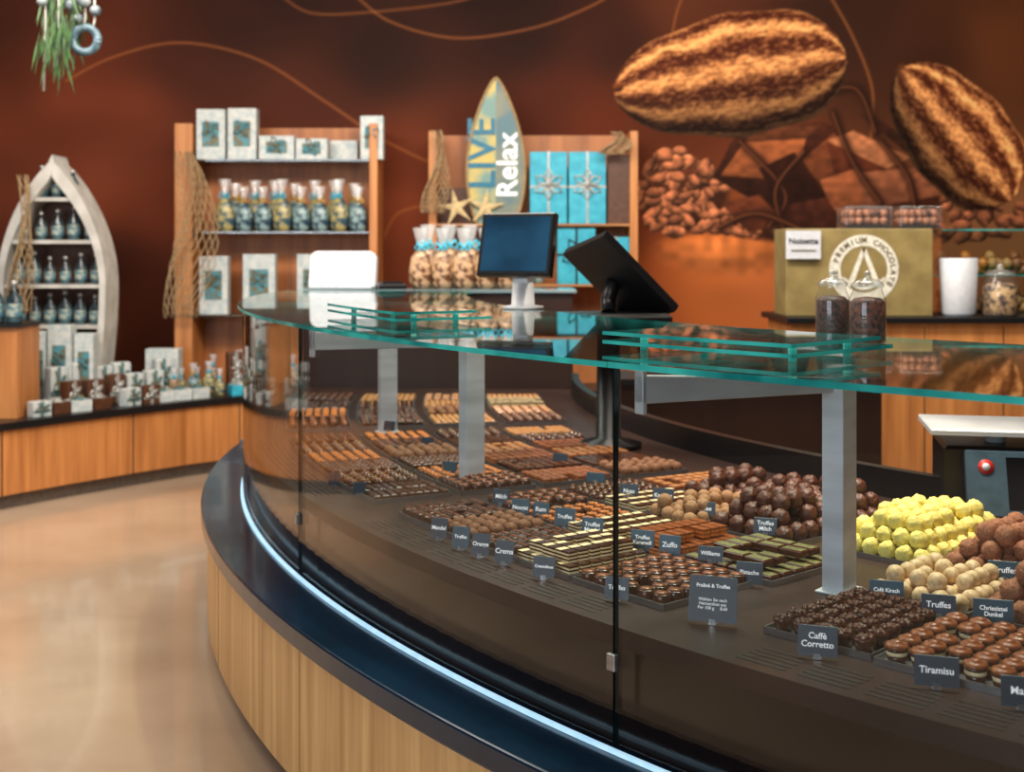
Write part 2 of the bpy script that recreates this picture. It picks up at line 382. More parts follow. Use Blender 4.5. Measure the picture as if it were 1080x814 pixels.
for t,ts in ((193.3,191.4),(205.4,205.75),(221.6,220.7),(236,235)):
    p=pol(5.64,t); M=Matrix.Translation(p)@Matrix.Rotation(R_(t)+0.15,4,'Z')
    b=MB(); b.box(-0.036,0.036,-0.026,0.026,DK,1.296,0,M); b.box(-0.048,0.048,-0.038,0.038,DK,DK+0.006,0,M)
    bev(cpart('post',b,[POSTM],'brushed aluminium post'),0.004)
    q=pol(6.205,ts); dv=(q-p); L=dv.length; M=Matrix.Translation(p)@Matrix.Rotation(math.atan2(dv.y,dv.x),4,'Z')
    b=MB(); b.prism([(0,1.212),(L,1.222),(L,1.28),(0,1.245)],-0.014,0.014,0,M); b.box(L-.012,L,-0.014,0.014,1.2,1.29,0,M)
    bev(cpart('support_arm',b,[POSTM]),0.003)
VD=mat('vent_dark',(14,10,9),0.6)
for g0,g1 in ((180,192),(194.5,206.5),(209.5,219.8),(222.8,241)):
    b=MB(); t=g0
    while t<g1-1.0:
        for k in range(5): b.arc(6.095+k*0.02,6.101+k*0.02,DK,DK+0.0012,t,t+1.0,4)
        t+=1.25
    cpart('vent_grille',b,[VD],'rows of dark ventilation slots')
def raised(t0,t1,ra,rb):
    e=thing(empty('raised_glass_shelf',pol((ra+rb)/2,(t0+t1)/2,1.308)),'small raised clear glass shelf with green edges on the counter top','glass shelf',group='raised glass shelves')
    for z in (1.322,1.342):
        b=MB(); b.arc(ra if z<1.33 else ra+.05,rb,z,z+0.008,t0,t1,14,0,0)
        for i,f in enumerate(b.f):
            zs=[b.v[k][2] for k in f]
            if max(zs)-min(zs)>0.005: b.m[i]=1
        mkobj('glass_plate',b.mesh('glass_plate',[GLASST,EDGE]),e,world=True)
    for t in (t0+.5,t1-.5):
        for r in (ra+.1,rb-.08):
            b=MB(); b.lathe([(0.009,0),(0.009,0.034)],12,0,Matrix.Translation(pol(r,t,1.308))); mkobj('spacer',b.mesh('spacer',[EDGE]),e,world=True)
raised(218.3,223.2,5.68,6.06); raised(202,208.6,5.72,6.04)
# ------------------------------------------------------------ tags
def tag(px,py,txt,w=0.06,h=0.046,teal=False,yaw=None,up=0.0,lab=None):
    zb=DK+0.006+up
    w*=1.08; p=PP(px,py,zb); r,t=topol(p)
    yr=R_(t)+math.pi/2
    yaw=(0.38*((yr+math.pi)%(2*math.pi)-math.pi)) if yaw is None else yaw
    b=MB(); M=Matrix.Rotation(R_(-14),4,'X')
    b.cbox(-w/2,w/2,-0.0012,0.0012,0,h,0.001,0,M)
    o=mkobj('price_tag',b.mesh('price_tag',[NAVY2 if teal else NAVY]),loc=p,rot=(0,0,yaw))
    thing(o,lab or ('small slate blue tag lettered "%s" standing by the chocolates'%txt.replace('\n',' ') if txt else 'small slate blue flavour tag'),'tag','flavour tags in the counter')
    if txt:
        ml=max(len(x) for x in txt.split('\n')); sz=min(0.0175,w*0.95/(0.54*ml))
        k=mkobj('lettering',textmesh(txt,round(sz,4),bold=0.0003),o)
        k.matrix_local=M@Matrix.Translation((0,-0.0018,h*0.52))@Matrix.Rotation(math.pi/2,4,'X')
    b=MB(); b.box(-0.008,0.008,-0.002,0.02,-0.005-up,-0.003-up); b.box(-0.006,0.006,-0.004,0.0,-0.005-up,0.006)
    mkobj('holder',b.mesh('holder',[STEEL]),o)
    return o
tags=[(862,692,'Caffè\nCorretto',.068,.056,0,0),(988,724,'Tiramisu',.07,.052,0,0),(1048,659,'Chriesistei\nDunkel',.07,.05,1,.018),(990,650,'Truffes',.062,.044,0,.018),
(1060,612,'Truffes',.066,.042,1,.03),(935,634,'Café Kirsch',.066,.044,1,.01),(650,632,'Truffes',.05,.048,0,0),(573,609,'Cremolinos',.05,.048,0,0),
(790,616,'Pistache',.056,.05,0,0),(749,592,'Williams',.056,.036,0,.015),(807,564,'Truffes\nMilch',.056,.044,0,.02),(706,586,'Zuffo',.05,.05,1,.01),(677,581,'Truffes\nKaramell',.056,.052,1,.01),
(624,567,'Truffes\nMandel',.054,.052,1,.01),(595,555,'Truffes',.055,.05,1,.01),(548,545,'Nougat',.05,.05,1,.01),(528,532,'Milch',.05,.045,0,.01),
(462,568,'Mandel',.045,.054,0,0),(485,578,'Truffes',.045,.055,1,0),(506,586,'Orange',.045,.055,0,0),(531,594,'Crema',.045,.055,0,0),
(663,526,'Nuss',.055,.045,0,.01),(699,531,'Krokant',.06,.045,0,.01),(742,544,'Kaffee',.06,.04,0,.02),(570,545,'Rum',.045,.04,1,.01),(628,508,'',.06,.03,1,.01),
(590,490,'',.05,.04,0,.01),(352,512,'',.04,.04,0,0),(378,522,'',.04,.04,0,0),(474,499,'',.05,.04,1,.01),(450,472,'',.05,.04,0,.01),(1078,746,'Marc',.06,.05,0,0),(410,454,'',.05,.04,0,.01),(500,457,'',.05,.04,1,.01)]
for a in tags: tag(a[0],a[1],a[2],a[3],a[4],bool(a[5]),None,a[6])
t=tag(751,656,'Praliné & Truffes',.092,.092,lab='larger slate tag lettered "Praliné & Truffes" on the empty deck')
k=mkobj('lettering',textmesh('Wählen Sie nach\nHerzenslust aus\nPer 100 g     8.60',.0088,bold=0.0001),t)
MT=Matrix.Rotation(R_(-14),4,'X')
for c in t.children:
    if c.name.startswith('lettering'):
        c.matrix_local=MT@Matrix.Translation((0,-0.0018,0.072 if c is not k else 0.036))@Matrix.Rotation(math.pi/2,4,'X')
# ------------------------------------------------------------ chocolates
KIND={}
HID=[]
def kind(key,name,b,mats,label,cat='chocolate',child=None):
    SC=1.2
    b.v=[v*SC for v in b.v]
    o=bpy.data.objects.new(name,b.mesh(name,mats)); COL.objects.link(o); thing(o,label,cat)
    o.location=(0,0,-50)
    if child:
        cb,cn,cmts=child; cb.v=[v*SC for v in cb.v]; k=bpy.data.objects.new(cn,cb.mesh(cn,cmts)); COL.objects.link(k); k.parent=o
    KIND[key]=(o,b,mats,name); HID.append(o)
b=MB(); b.lathe([(0.0125,0),(0.0175,0.02),(0.0178,0.023)],20,0,None,0.06)
c=MB()
for i in range(9):
    a=i*2.4; rr=0.0045*math.sqrt(i); c.ball(0.0052,(rr*math.cos(a),rr*math.sin(a),0.0235),0,0.25,2,8,5,seed=i)
kind('cup','chocolate_cup',b,[CD],'dark chocolate cup heaped with rough cocoa topping',child=(c,'topping',[CK]))
b=MB(); b.lathe([(0.0125,0),(0.0155,0.012)],20,0,None,0.05); b.lathe([(0.0155,0.012),(0.0165,0.018)],20,1); b.lathe([(0.0165,0.018),(0.0175,0.023)],20,0)
c=MB(); c.lathe([(0.0172,0.023),(0.0178,0.026),(0.0150,0.030),(0.0095,0.0305),(0.009,0.033),(0.003,0.035)],16,0,None,0.08)
kind('tira','chocolate_cup',b,[CD,CW],'layered dark and white chocolate cup with milk swirl top',child=(c,'topping',[CM_]))
b=MB(); b.lathe([(0.0145,0),(0.0165,0.004),(0.0165,0.017),(0.014,0.0195)],18,0); b.lathe([(0.0125,0.0195),(0.0125,0.0215),(0.004,0.023)],14,1)
kind('round','chocolate_praline',b,[CD,CM_],'round dark chocolate praline with lighter disc top')
b=MB(); b.cbox(-0.013,0.013,-0.013,0.013,0,0.02,0.003,0); b.box(-0.013,0.013,-0.002,0.002,0.0198,0.0212,1)
kind('cube','chocolate_praline',b,[CD,CM_],'square dark chocolate praline with a raised line')
b=MB(); b.cbox(-0.019,0.019,-0.0115,0.0115,0,0.017,0.003,0,None,1)
kind('milk','chocolate_praline',b,[CM_,CM_],'rectangular milk chocolate praline')
b=MB()
for i in range(6): b.box(-0.02,0.02,-0.012,0.012,i*0.0036,(i+1)*0.0036,1-i%2)
b.box(-0.02,-0.004,-0.0121,0.0121,0.0214,0.0222,1)
kind('stripe','chocolate_slice',b,[CD,CW],'layered dark and white chocolate slice')
b=MB()
for i in range(4): b.box(-0.022,0.022,-0.011,0.011,i*0.0045,(i+1)*0.0045,(i+1)%2)
kind('wafer','chocolate_slice',b,[CM_,CO],'milk chocolate slice with caramel filling')
b=MB(); b.cbox(-0.026,0.026,-0.014,0.014,0,0.014,0.003,0,None,1)
kind('green','chocolate_bar',b,[CD,CG],'flat dark chocolate bar sprinkled with pistachio')
b=MB(); b.ball(0.0165,(0,0,0.0135),0,0.05,2.5,16,9,(1,1,0.85)); kind('dust','chocolate_truffle',b,[CR],'cocoa dusted round truffle')
b=MB(); b.ball(0.0165,(0,0,0.0155),0,0.06,4,18,12,seed=2); kind('beige','chocolate_truffle',b,[CB],'beige nut coated round truffle')
b=MB(); b.ball(0.020,(0,0,0.0185),0,0.12,6,22,16,seed=3); kind('dark','chocolate_truffle',b,[CK],'large rough dark chocolate truffle ball')
b=MB(); b.ball(0.018,(0,0,0.0165),0,0.11,7,22,16,seed=4); kind('yellow','chocolate_truffle',b,[CY_],'pale yellow knobbly truffle ball')
b=MB(); b.ball(0.020,(0,0,0.0185),0,0.11,7,22,16,seed=5); kind('hair','chocolate_truffle',b,[CH],'light brown crumb coated truffle ball')
b=MB(); b.ball(0.0165,(0,0,0.0155),0,0.04,2,16,10,seed=6); kind('white','chocolate_truffle',b,[mat('cream_truffle',(232,202,156),.5,c2=(200,160,110),sc=(90,90,90))],'cream white smooth truffle ball')
b=MB(); b.lathe([(0.0155,0),(0.0155,0.006),(0.013,0.013),(0.008,0.0175),(0.002,0.019)],16,0); b.ball(0.004,(0,0,0.019),1,0.1,2,8,5)
kind('dome','chocolate_praline',b,[CD,CT],'dark dome praline topped with a nut')
b=MB(); b.cbox(-0.014,0.014,-0.014,0.014,0,0.012,0.002,0)
for i in range(5): b.ball(0.0058,(0.008*math.cos(i*1.3),0.008*math.sin(i*1.3),0.0135),1,0.1,2,8,5,(1.2,.8,.7))
kind('nut','chocolate_praline',b,[CD,CO],'square praline topped with caramelised almonds')
b=MB(); b.cbox(-0.034,0.034,-0.009,0.009,0,0.015,0.003,0); kind('finger','chocolate_finger',b,[CT],'long tan chocolate finger')
b=MB(); b.cbox(-0.034,0.034,-0.009,0.009,0,0.015,0.003,0); kind('fingerd','chocolate_finger',b,[CD],'long dark chocolate finger')
b=MB(); b.cbox(-0.015,0.015,-0.015,0.015,0,0.016,0.003,0,None,1); kind('tan','chocolate_praline',b,[CM_,CT],'square praline with tan top')
PIT={'cup':(.037,.037),'tira':(.038,.038),'round':(.035,.035),'cube':(.030,.030),'milk':(.027,.041),'stripe':(.028,.043),'wafer':(.026,.047),'green':(.033,.056),'dust':(.035,.035),
'beige':(.034,.034),'dark':(.042,.042),'yellow':(.038,.038),'hair':(.042,.042),'white':(.034,.034),'dome':(.033,.033),'nut':(.032,.032),'finger':(.021,.072),'fingerd':(.021,.072),'tan':(.033,.033)}
PLACE=[]
def fill(t0,t1,r0,r1,k,layers=1,skip=0.03):
    rm=(r0+r1)/2
    b=MB(); b.arc(r0,r1,DK,DK+0.004,t0,t1,6)
    w=0.0025; dt=math.degrees(w/rm)
    b.arc(r0,r0+w,DK+.004,DK+0.014,t0,t1,6); b.arc(r1-w,r1,DK+.004,DK+0.014,t0,t1,6); b.arc(r0,r1,DK+.004,DK+0.014,t0,t0+dt,1); b.arc(r0,r1,DK+.004,DK+0.014,t1-dt,t1,1)
    c=pol(rm,(t0+t1)/2,DK)
    b.v=[v-c for v in b.v]
    thing(mkobj('display_tray',b.mesh('display_tray',[STEEL]),loc=c),'shallow stainless steel tray holding rows of chocolates','tray','display trays')
    pr,pt=[x*1.2 for x in PIT[k]]
    for l in range(layers):
        rr0=r0+0.006+l*pr*0.5; rr1=r1-0.006-l*pr*0.5
        arc=R_(t1-t0)*rm-0.012-l*pt
        nr=int((rr1-rr0)/pr+.15); nt=int(arc/pt+.15)
        if nr<1 or nt<1: break
        for i in range(nr):
            for j in range(nt):
                if random.random()<skip*(1+l*4): continue
                r=rr0+(i+0.5)*(rr1-rr0)/nr; t=(t0+t1)/2+math.degrees(((j+0.5)/nt-0.5)*arc/rm)
                ball=k in('dust','beige','dark','yellow','hair','white')
                jt=0.005 if ball else .0012; p=pol(r+random.uniform(-jt,jt),t+(random.uniform(-.04,.04) if ball else 0),DK+0.0045+l*(pr*0.72 if ball else .0265))
                rz=R_(t)+math.pi/2+(random.uniform(-3,3) if ball or k in('cup','tira') else random.uniform(-.09,.09))
                PLACE.append((p.length,k,p,rz,random.uniform(0.95,1.07) if ball else 1.0))
G=[
(209.2,211.2,5.80,6.06,'cube',1),(211.3,213.1,5.80,6.06,'dust',1),(213.2,215.0,5.80,6.06,'cube',1),(215.1,217.2,5.80,6.06,'stripe',2),(217.3,220.1,5.76,6.06,'round',1),
(208.9,211.0,5.50,5.77,'round',1),(211.1,213.2,5.50,5.77,'nut',1),(213.3,215.3,5.50,5.77,'stripe',1),(215.4,217.4,5.48,5.77,'wafer',2),(217.5,220.4,5.46,5.73,'green',2),
(208.6,210.8,5.20,5.47,'dome',1),(210.9,212.9,5.20,5.47,'stripe',1),(213.0,215.2,5.18,5.47,'beige',2),(215.3,218.3,4.92,5.42,'dark',3),
(208.6,210.7,4.88,5.17,'tan',1),(210.8,212.9,4.88,5.17,'dark',2),(213.0,215.2,4.86,5.15,'dark',2),
(218.9,222.1,4.90,5.34,'yellow',3),
(222.3,224.6,5.68,6.02,'cup',1),(224.7,229.6,5.72,6.03,'tira',1),(222.3,224.7,5.38,5.64,'white',2),(224.8,229.5,5.36,5.64,'hair',3),(222.3,226.5,4.95,5.34,'hair',3),
(229.7,233,5.7,6.07,'round',1)]
rowk=[['cube','dome','nut','cube','dome','fingerd'],['nut','cube','dust','cube','nut','round'],['dome','fingerd','tan','wafer','cube','milk'],['finger','dome','milk','tan','fingerd','dust']]
for ri,(ra,rb) in enumerate(((5.80,6.06),(5.50,5.77),(5.20,5.47),(4.90,5.17))):
    for ci in range(6):
        t=194.6+ci*2.15
        G.append((t,t+2.08,ra,rb,rowk[ri][ci],1))
rowk=[['cube','fingerd','nut','round'],['finger','dome','fingerd','cube'],['tan','finger','dust','finger'],['finger','stripe','tan','dome']]
for ri,(ra,rb) in enumerate(((5.78,6.06),(5.46,5.74),(5.14,5.42),(4.82,5.10))):
    for ci in range(4):
        t=180.5+ci*2.95
        G.append((t,t+2.85,ra,rb,rowk[ri][ci],1))
for g in G: fill(*g)
PLACE.sort(key=lambda x:x[0])
cntn={}; REST={}
for dd,k,p,rz,sc in PLACE:
    src,mb,mats,name=KIND[k]
    cntn[name]=cntn.get(name,0)+1
    if cntn[name]<=295:
        o=copyt(src,p,rz,sc); o['group']=src['label']+' rows'
    else: REST.setdefault(name,[]).append((k,p,rz,sc))
for name,L in REST.items():
    b=MB(); mats=[]
    for k,p,rz,sc in L:
        src,mb,ms,_=KIND[k]
        for m in ms:
            if m not in mats: mats.append(m)
        M=Matrix.Translation(p)@Matrix.Rotation(rz,4,'Z')@Matrix.Scale(sc,4); o=len(b.v)
        b.v+=[M@v for v in mb.v]; b.f+=[[i+o for i in f] for f in mb.f]; b.m+=[mats.index(ms[i]) for i in mb.m]; b.s+=mb.s
    thing(mkobj(name,b.mesh(name,mats)),'rows of many assorted small chocolates on the further trays','chocolate','further rows of chocolates','stuff')
for o in HID:
    for c in list(o.children): bpy.data.objects.remove(c)
    bpy.data.objects.remove(o)
# ------------------------------------------------------------ end counter block
e=thing(empty('end_cabinet',(-0.5,7.2,0)),'dark end cabinet with pale top behind the display','cabinet')
b=MB(); b.box(-1.2,0.35,7.06,7.5,0,1.29); bev(mkobj('body',b.mesh('body',[DARKW]),e,world=True))
b=MB(); b.box(-1.22,0.37,7.04,7.52,1.29,1.31); bev(mkobj('worktop',b.mesh('worktop',[mat('pale_top',(120,140,145),0.1,c2=(100,120,126),sc=(4,4,4))]),e,world=True))
ZT=1.311
b=MB(); pts=[]
for i in range(9):
    a=math.pi/2*i/8; pts.append((0.2-0.05+0.05*math.cos(a),0.22-0.05+0.05*math.sin(a)))
pts=[(0.2,0)]+pts+[(-x,z) for x,z in reversed(pts)]+[(-0.2,0)]
b.prism(pts,-0.03,0.03,0,Matrix.Rotation(R_(-10),4,'X')); b.box(-0.19,0.19,-0.06,0.14,0,0.03)
o=mkobj('till_housing',b.mesh('till_housing',[WHITE]),loc=(-0.99,7.2,ZT),rot=(0,0,R_(-8))); bev(o,0.01,3); thing(o,'rounded white plastic till housing on the cabinet','till')
b=MB(); b.cbox(-.08,.08,-.06,.06,0,.03,.006); b.box(-.06,.06,-.04,.04,.03,.045); thing(mkobj('card_reader',b.mesh('card_reader',[BLACK]),loc=(-.7,7.13,ZT),rot=(0,0,.3)),'small flat black card reader on the cabinet','card reader')
def bag_proto(mc,rib,h=0.3,w=0.056):
    b=MB(); prof=[(w*.62,0),(w*.95,h*.1),(w,h*.3),(w*.8,h*.52),(w*.22,h*.68)]
    b.lathe(prof,14,0,Matrix.Diagonal((1,0.7,1,1)),0.06)
    o=mkobj('gift_bag',b.mesh('gift_bag',[mc]))
    b=MB(); b.lathe([(w*.2,h*.68),(w*.45,h*.85),(w*.62,h)],14,0,Matrix.Diagonal((1,0.6,1,1)),0.2,cap=False); mkobj('bag_top',b.mesh('bag_top',[PLAST]),o)
    b=MB(); b.lathe([(w*.26,h*.66),(w*.3,h*.68),(w*.26,h*.7)],12,0)
    for s in (1,-1):
        for k in range(2): b.tube([(0,-.02,h*.68),(s*w*.35,-.03,h*(.74+.03*k)),(s*w*.6,-.03,h*(.68-.02*k)),(s*w*.3,-.03,h*.62),(0,-.02,h*.68)],0.004,5)
    mkobj('ribbon',b.mesh('ribbon',[rib]),o)
    return o
BAGM=[mat('bag_mix_brown',(190,154,118),0.35,c2=(90,56,36),sc=(28,28,28),lo=.42,hi=.58),mat('bag_mix_blue',(140,166,166),0.35,c2=(36,62,80),sc=(22,22,22),lo=.42,hi=.58),mat('bag_mix_yellow',(180,164,104),0.35,c2=(44,78,92),sc=(22,22,22),lo=.42,hi=.58)]
BP=[bag_proto(BAGM[0],TEAL),bag_proto(BAGM[1],GOLD,0.34,0.068),bag_proto(BAGM[2],TEAL,0.36,0.066)]
for o in BP: thing(o,'','bag'); o.location=(0,0,-50)
def bag(i,loc,grp,lab,s=1.0):
    o=copyt(BP[i],loc,random.uniform(-.4,.4),s); thing(o,lab,'bag',grp)
for row in range(2):
    for i in range(5):
        bag(0,(-0.53+i*0.125+row*0.03,7.17+row*0.2,ZT),'tied bags on the cabinet','clear tied bag of brown chocolates with blue ribbon',(1.25+row*0.08)*.95)
# ------------------------------------------------------------ monitor and POS
e=thing(empty('monitor',(0.02,4.72,1.309),(0,0,R_(-22))),'black touch monitor with blue screen on a silver stand','monitor')
b=MB(); M=Matrix.Translation((0,0,0.245))@Matrix.Rotation(R_(-16),4,'X'); b.cbox(-0.15,0.15,-0.125,0.125,-0.02,0.018,0.006,0,M@Matrix.Rotation(math.pi/2,4,'X'))
mkobj('bezel',b.mesh('bezel',[BLACK]),e)
b=MB(); b.box(-0.135,0.135,-0.0195,-0.0185,-0.108,0.108,0,M); mkobj('screen',b.mesh('screen',[SCREEN]),e)
b=MB(); b.lathe([(0.08,0),(0.08,0.008),(0.045,0.014),(0.04,0.10)],20,0,Matrix.Translation((0,.06,0))); b.box(-.03,.03,.03,.09,.1,.2); mkobj('stand',b.mesh('stand',[POSTM]),e)
e=thing(empty('point_of_sale_terminal',(0.38,4.85,DK),(0,0,R_(18))),'black tilted cash terminal on a round black pole','cash register')
b=MB(); b.lathe([(0.13,0),(0.13,0.02),(0.05,0.04),(0.045,0.46)],20); mkobj('pole',b.mesh('pole',[BLACK]),e)
b=MB(); b.cbox(-0.2,0.2,-0.16,0.14,0.46,0.53,0.015); mkobj('keyboard_base',b.mesh('keyboard_base',[BLACK]),e)
b=MB(); M=Matrix.Translation((0.05,0.0,0.66))@Matrix.Rotation(R_(44),4,'Y')@Matrix.Rotation(R_(-30),4,'X'); b.cbox(-0.21,0.21,-0.14,0.14,-0.02,0.02,0.006,0,M@Matrix.Rotation(R_(10),4,'X'))
mkobj('bezel',b.mesh('bezel',[BLACK]),e)
b=MB(); b.box(-0.19,0.19,-0.12,0.12,0.0205,0.0215,0,M@Matrix.Rotation(R_(10),4,'X')); mkobj('screen',b.mesh('screen',[SCREEND]),e)
b=MB(); b.tube([(0,0.0,0.53),(0.01,0.03,0.58),(0.03,0.02,0.65)],0.03,10); mkobj('neck',b.mesh('neck',[BLACK]),e)
# scale
e=thing(empty('counter_scale',(1.45,3.7,DK),(0,0,R_(-12))),'black and white shop scale with steel plate and tilted display','scale')
b=MB(); b.cbox(-0.16,0.2,-0.12,0.16,0,0.2,0.01); mkobj('body',b.mesh('body',[BLACK]),e)
b=MB(); b.cbox(-0.2,0.24,-0.15,0.19,0.235,0.252,0.004); b.lathe([(0.03,0.2),(0.03,0.236)],12); mkobj('weighing_plate',b.mesh('weighing_plate',[POSTM]),e)
b=MB(); M=Matrix.Translation((0.02,-0.19,0.10))@Matrix.Rotation(R_(-24),4,'X'); b.cbox(-0.13,0.17,-0.015,0.015,-0.09,0.10,0.004,0,M); mkobj('display',b.mesh('display',[mat('scale_shell',(70,92,106),0.3)]),e)
b=MB(); b.box(-0.02,0.155,-0.017,-0.0155,-0.07,0.08,0,M); mkobj('screen',b.mesh('screen',[SCREEND]),e)
b=MB(); b.lathe([(0.022,0),(0.022,0.002)],18,0,M@Matrix.Translation((-0.075,-0.017,0.05))@Matrix.Rotation(math.pi/2,4,'X')); mkobj('sticker',b.mesh('sticker',[RED]),e)
b=MB(); b.lathe([(0.011,0.0021),(0.011,0.0028)],18,0,M@Matrix.Translation((-0.075,-0.017,0.05))@Matrix.Rotation(math.pi/2,4,'X')); mkobj('sticker_mark',b.mesh('sticker_mark',[WHITE]),e)
CBEAN=mat('cocoa_beans',(110,56,34),0.5,c2=(36,17,11),sc=(90,90,90),lo=.4,hi=.6,bump=1.0)
CNIB=mat('cocoa_nibs',(84,46,34),0.5,c2=(30,15,11),sc=(110,110,110),lo=.4,hi=.6,bump=1.0)
LIDG=glassmat('lid_glass',(.85,.88,.88),.1,.05,.12)
def jar(loc,h,r,lab,fillm=CBEAN):
    e=thing(empty('glass_jar',loc),lab,'jar','glass jars on the counters')
    b=MB(); b.lathe([(r*.9,0),(r,0.03*h),(r,h*.62),(r*.8,h*.72),(r*.78,h*.78)],24,0,cap=False); mkobj('jar_body',b.mesh('jar_body',[GLASSJ]),e)
    b=MB(); b.lathe([(r*.86,0.004),(r*.95,h*.05),(r*.95,h*.57),(r*.7,h*.63),(.001,h*.65)],24,0); mkobj('contents',b.mesh('contents',[fillm]),e)
    b=MB(); b.lathe([(r*.88,h*.78),(r*.88,h*.82),(r*.6,h*.87),(r*.2,h*.9),(r*.14,h*.92)],24,0); b.ball(r*.2,(0,0,h*.955)); mkobj('lid',b.mesh('lid',[LIDG]),e)
jar(PP(878,360,1.309),0.175,0.041,'round glass jar of dark cocoa nibs with knobbed lid',CNIB)
jar(PP(915,363,1.309),0.175,0.043,'round glass jar of brown beans with knobbed lid')
# ------------------------------------------------------------ right back counter
XB=1.60
e=thing(empty('back_counter',(3.0,7.3,0)),'oak back counter with dark worktop','counter')
b=MB(); b.box(XB,5.2,7.03,7.7,0.08,1.12); b.box(XB+.03,5.2,7.07,7.7,0,0.08)
for i in range(6): b.box(XB+.3+i*.45,XB+.305+i*.45,7.028,7.031,0.1,1.1,1)
mkobj('body',b.mesh('body',[WOODB,BLACKM]),e,world=True)
b=MB(); b.box(XB-.04,5.22,6.99,7.72,1.12,1.155); bev(mkobj('worktop',b.mesh('worktop',[BLACK]),e,world=True))
e=thing(empty('back_cabinet',(1.3,6.4,0)),'low dark cabinet with black top','cabinet')
b=MB(); b.box(0.55,1.86,6.2,6.6,0,0.86); mkobj('body',b.mesh('body',[DARKW]),e,world=True)
b=MB(); b.box(0.53,1.88,6.17,6.62,0.86,0.89); mkobj('worktop',b.mesh('worktop',[BLACK]),e,world=True)
BK=mat('basket',(100,62,40),0.7,c2=(40,62,35),sc=(30,30,30),lo=.4,hi=.6)
for i in range(5):
    b=MB(); b.lathe([(0.07,0),(0.1,0.1),(0.095,0.1),(0.07,0.03)],16,0,cap=False,flute=.03)
    for k in range(9): b.ball(0.03,(0.055*math.cos(k*2.3)*(k%3)/2,0.055*math.sin(k*2.3)*(k%3)/2,0.09+.01*(k%2)),1,.1,2,8,6)
    thing(mkobj('gift_basket',b.mesh('gift_basket',[BROWNC,[mat('dark_red',(110,30,26),.5),BK,mat('dark_green',(40,66,34),.5),BK,BK][i]]),loc=(0.75+i*.23,6.38,0.891)),'small round basket heaped with wrapped sweets','basket','baskets on the dark cabinet')
P0=PD(829,335,7.1);P1=PD(984,241,7.1)
bx0,bx1=P0.x,P1.x; zb=1.156; zt=P1.z
e=thing(empty('gift_carton',((bx0+bx1)/2,7.25,zb)),'large khaki carton printed with a white round letter A emblem','box')
b=MB(); b.box(bx0,bx1,7.1,7.42,zb,zt); bev(mkobj('carton',b.mesh('carton',[KHAKI]),e,world=True),0.006)
lx=PD(911,284,7.1)
b=MB()
def ring(b,r0,r1,n,M,y=0.0,m=0):
    vs=[];fs=[]
    for i in range(n):
        a=2*math.pi*i/n; vs+=[(r0*math.cos(a),y,r0*math.sin(a)),(r1*math.cos(a),y,r1*math.sin(a))]
    for i in range(n):
        j=(i+1)%n; fs.append((2*i,2*i+1,2*j+1,2*j))
    b.add(vs,fs,m,False,M)
M=Matrix.Translation((lx.x,7.097,lx.z)); OFFW=mat('emblem_white',(234,230,214),0.6)
ring(b,0.135,0.2,48,M)
b.prism([(-0.10,-0.10),(-0.065,-0.10),(0.012,0.12),(-0.012,0.12)],0,0.001,0,M); b.prism([(0.10,-0.10),(0.065,-0.10),(-0.012,0.12),(0.012,0.12)],0,0.001,0,M)
for i in range(10):
    x0=-0.12+i*.024
    b.prism([(x0,-.04-.06*math.sin(math.pi*i/10)),(x0+.024,-.04-.06*math.sin(math.pi*(i+1)/10)),(x0+.024,-.06-.06*math.sin(math.pi*(i+1)/10)),(x0,-.06-.06*math.sin(math.pi*i/10))],-0.0005,0.0,0,M)
mkobj('emblem',b.mesh('emblem',[OFFW]),e,world=True)
KI=mat('khaki_ink',(96,80,40),0.6); word='THE PREMIUM CHOCOLATE'
for i,ch in enumerate(word):
    if ch==' ': continue
    a=R_(210-i*240/(len(word)-1)); k=mkobj('lettering',textmesh(ch,0.044,bold=.001,mt=KI),e)
    k.matrix_local=Matrix.Translation(Vector((lx.x+0.167*math.cos(a),7.095,lx.z+0.167*math.sin(a)))-e.location)@Matrix.Rotation(-(a-math.pi/2),4,'Y')@Matrix.Rotation(math.pi/2,4,'X')
p0=PD(832,273,7.0);p1=PD(869,243,7.0)
b=MB(); b.box(p0.x,p1.x,7.07,7.08,p0.z,p1.z); o=mkobj('paper_sign',b.mesh('paper_sign',[WHITE])); thing(o,'small white sign lettered "Noisette" fixed to the khaki carton','sign')
k=mkobj('lettering',textmesh('Noisette',0.048,mt=BLACKM,bold=.001),o); k.location=((p0.x+p1.x)/2,7.068,(p0.z+p1.z)/2+0.02); k.rotation_euler=(math.pi/2,0,0)
b=MB(); b.box(p0.x+.03,p1.x-.03,7.066,7.07,p0.z+.045,p0.z+.052); mkobj('printed_line',b.mesh('printed_line',[KI]),o)
BXC=mat('box_choc',(170,112,84),0.5,c2=(70,34,24),sc=(20,20,20),lo=.4,hi=.6)
for i,(a,c) in enumerate(((889,938),(946,990))):
    q0=PD(a,241,7.2);q1=PD(c,214,7.2); zz=zt+0.001
    e=thing(empty('clear_box',((q0.x+q1.x)/2,7.24,zz)),'clear plastic box of assorted dark chocolates','box','clear boxes on the carton')
    w=(q1.x-q0.x)/2; b=MB(); b.box(-w,w,-.1,.1,0,.13); bev(mkobj('lid',b.mesh('lid',[GLASSJ]),e),0.006)
    b=MB(); b.box(-w+.01,w-.01,-.09,.09,0.004,.02)
    for x in range(5):
        for y in range(3): 
            for z in range(2): b.ball(0.026,(-w+.04+x*(2*w-.08)/4,-.06+y*.06,0.045+z*.045),1,.1,2,8,6)
    mkobj('contents',b.mesh('contents',[BLACK,BXC]),e)
q=PD(1011,335,7.15); b=MB(); b.lathe([(0.085,0),(0.095,0.02),(0.108,0.33),(0.1,0.335),(0.09,0.3)],28)
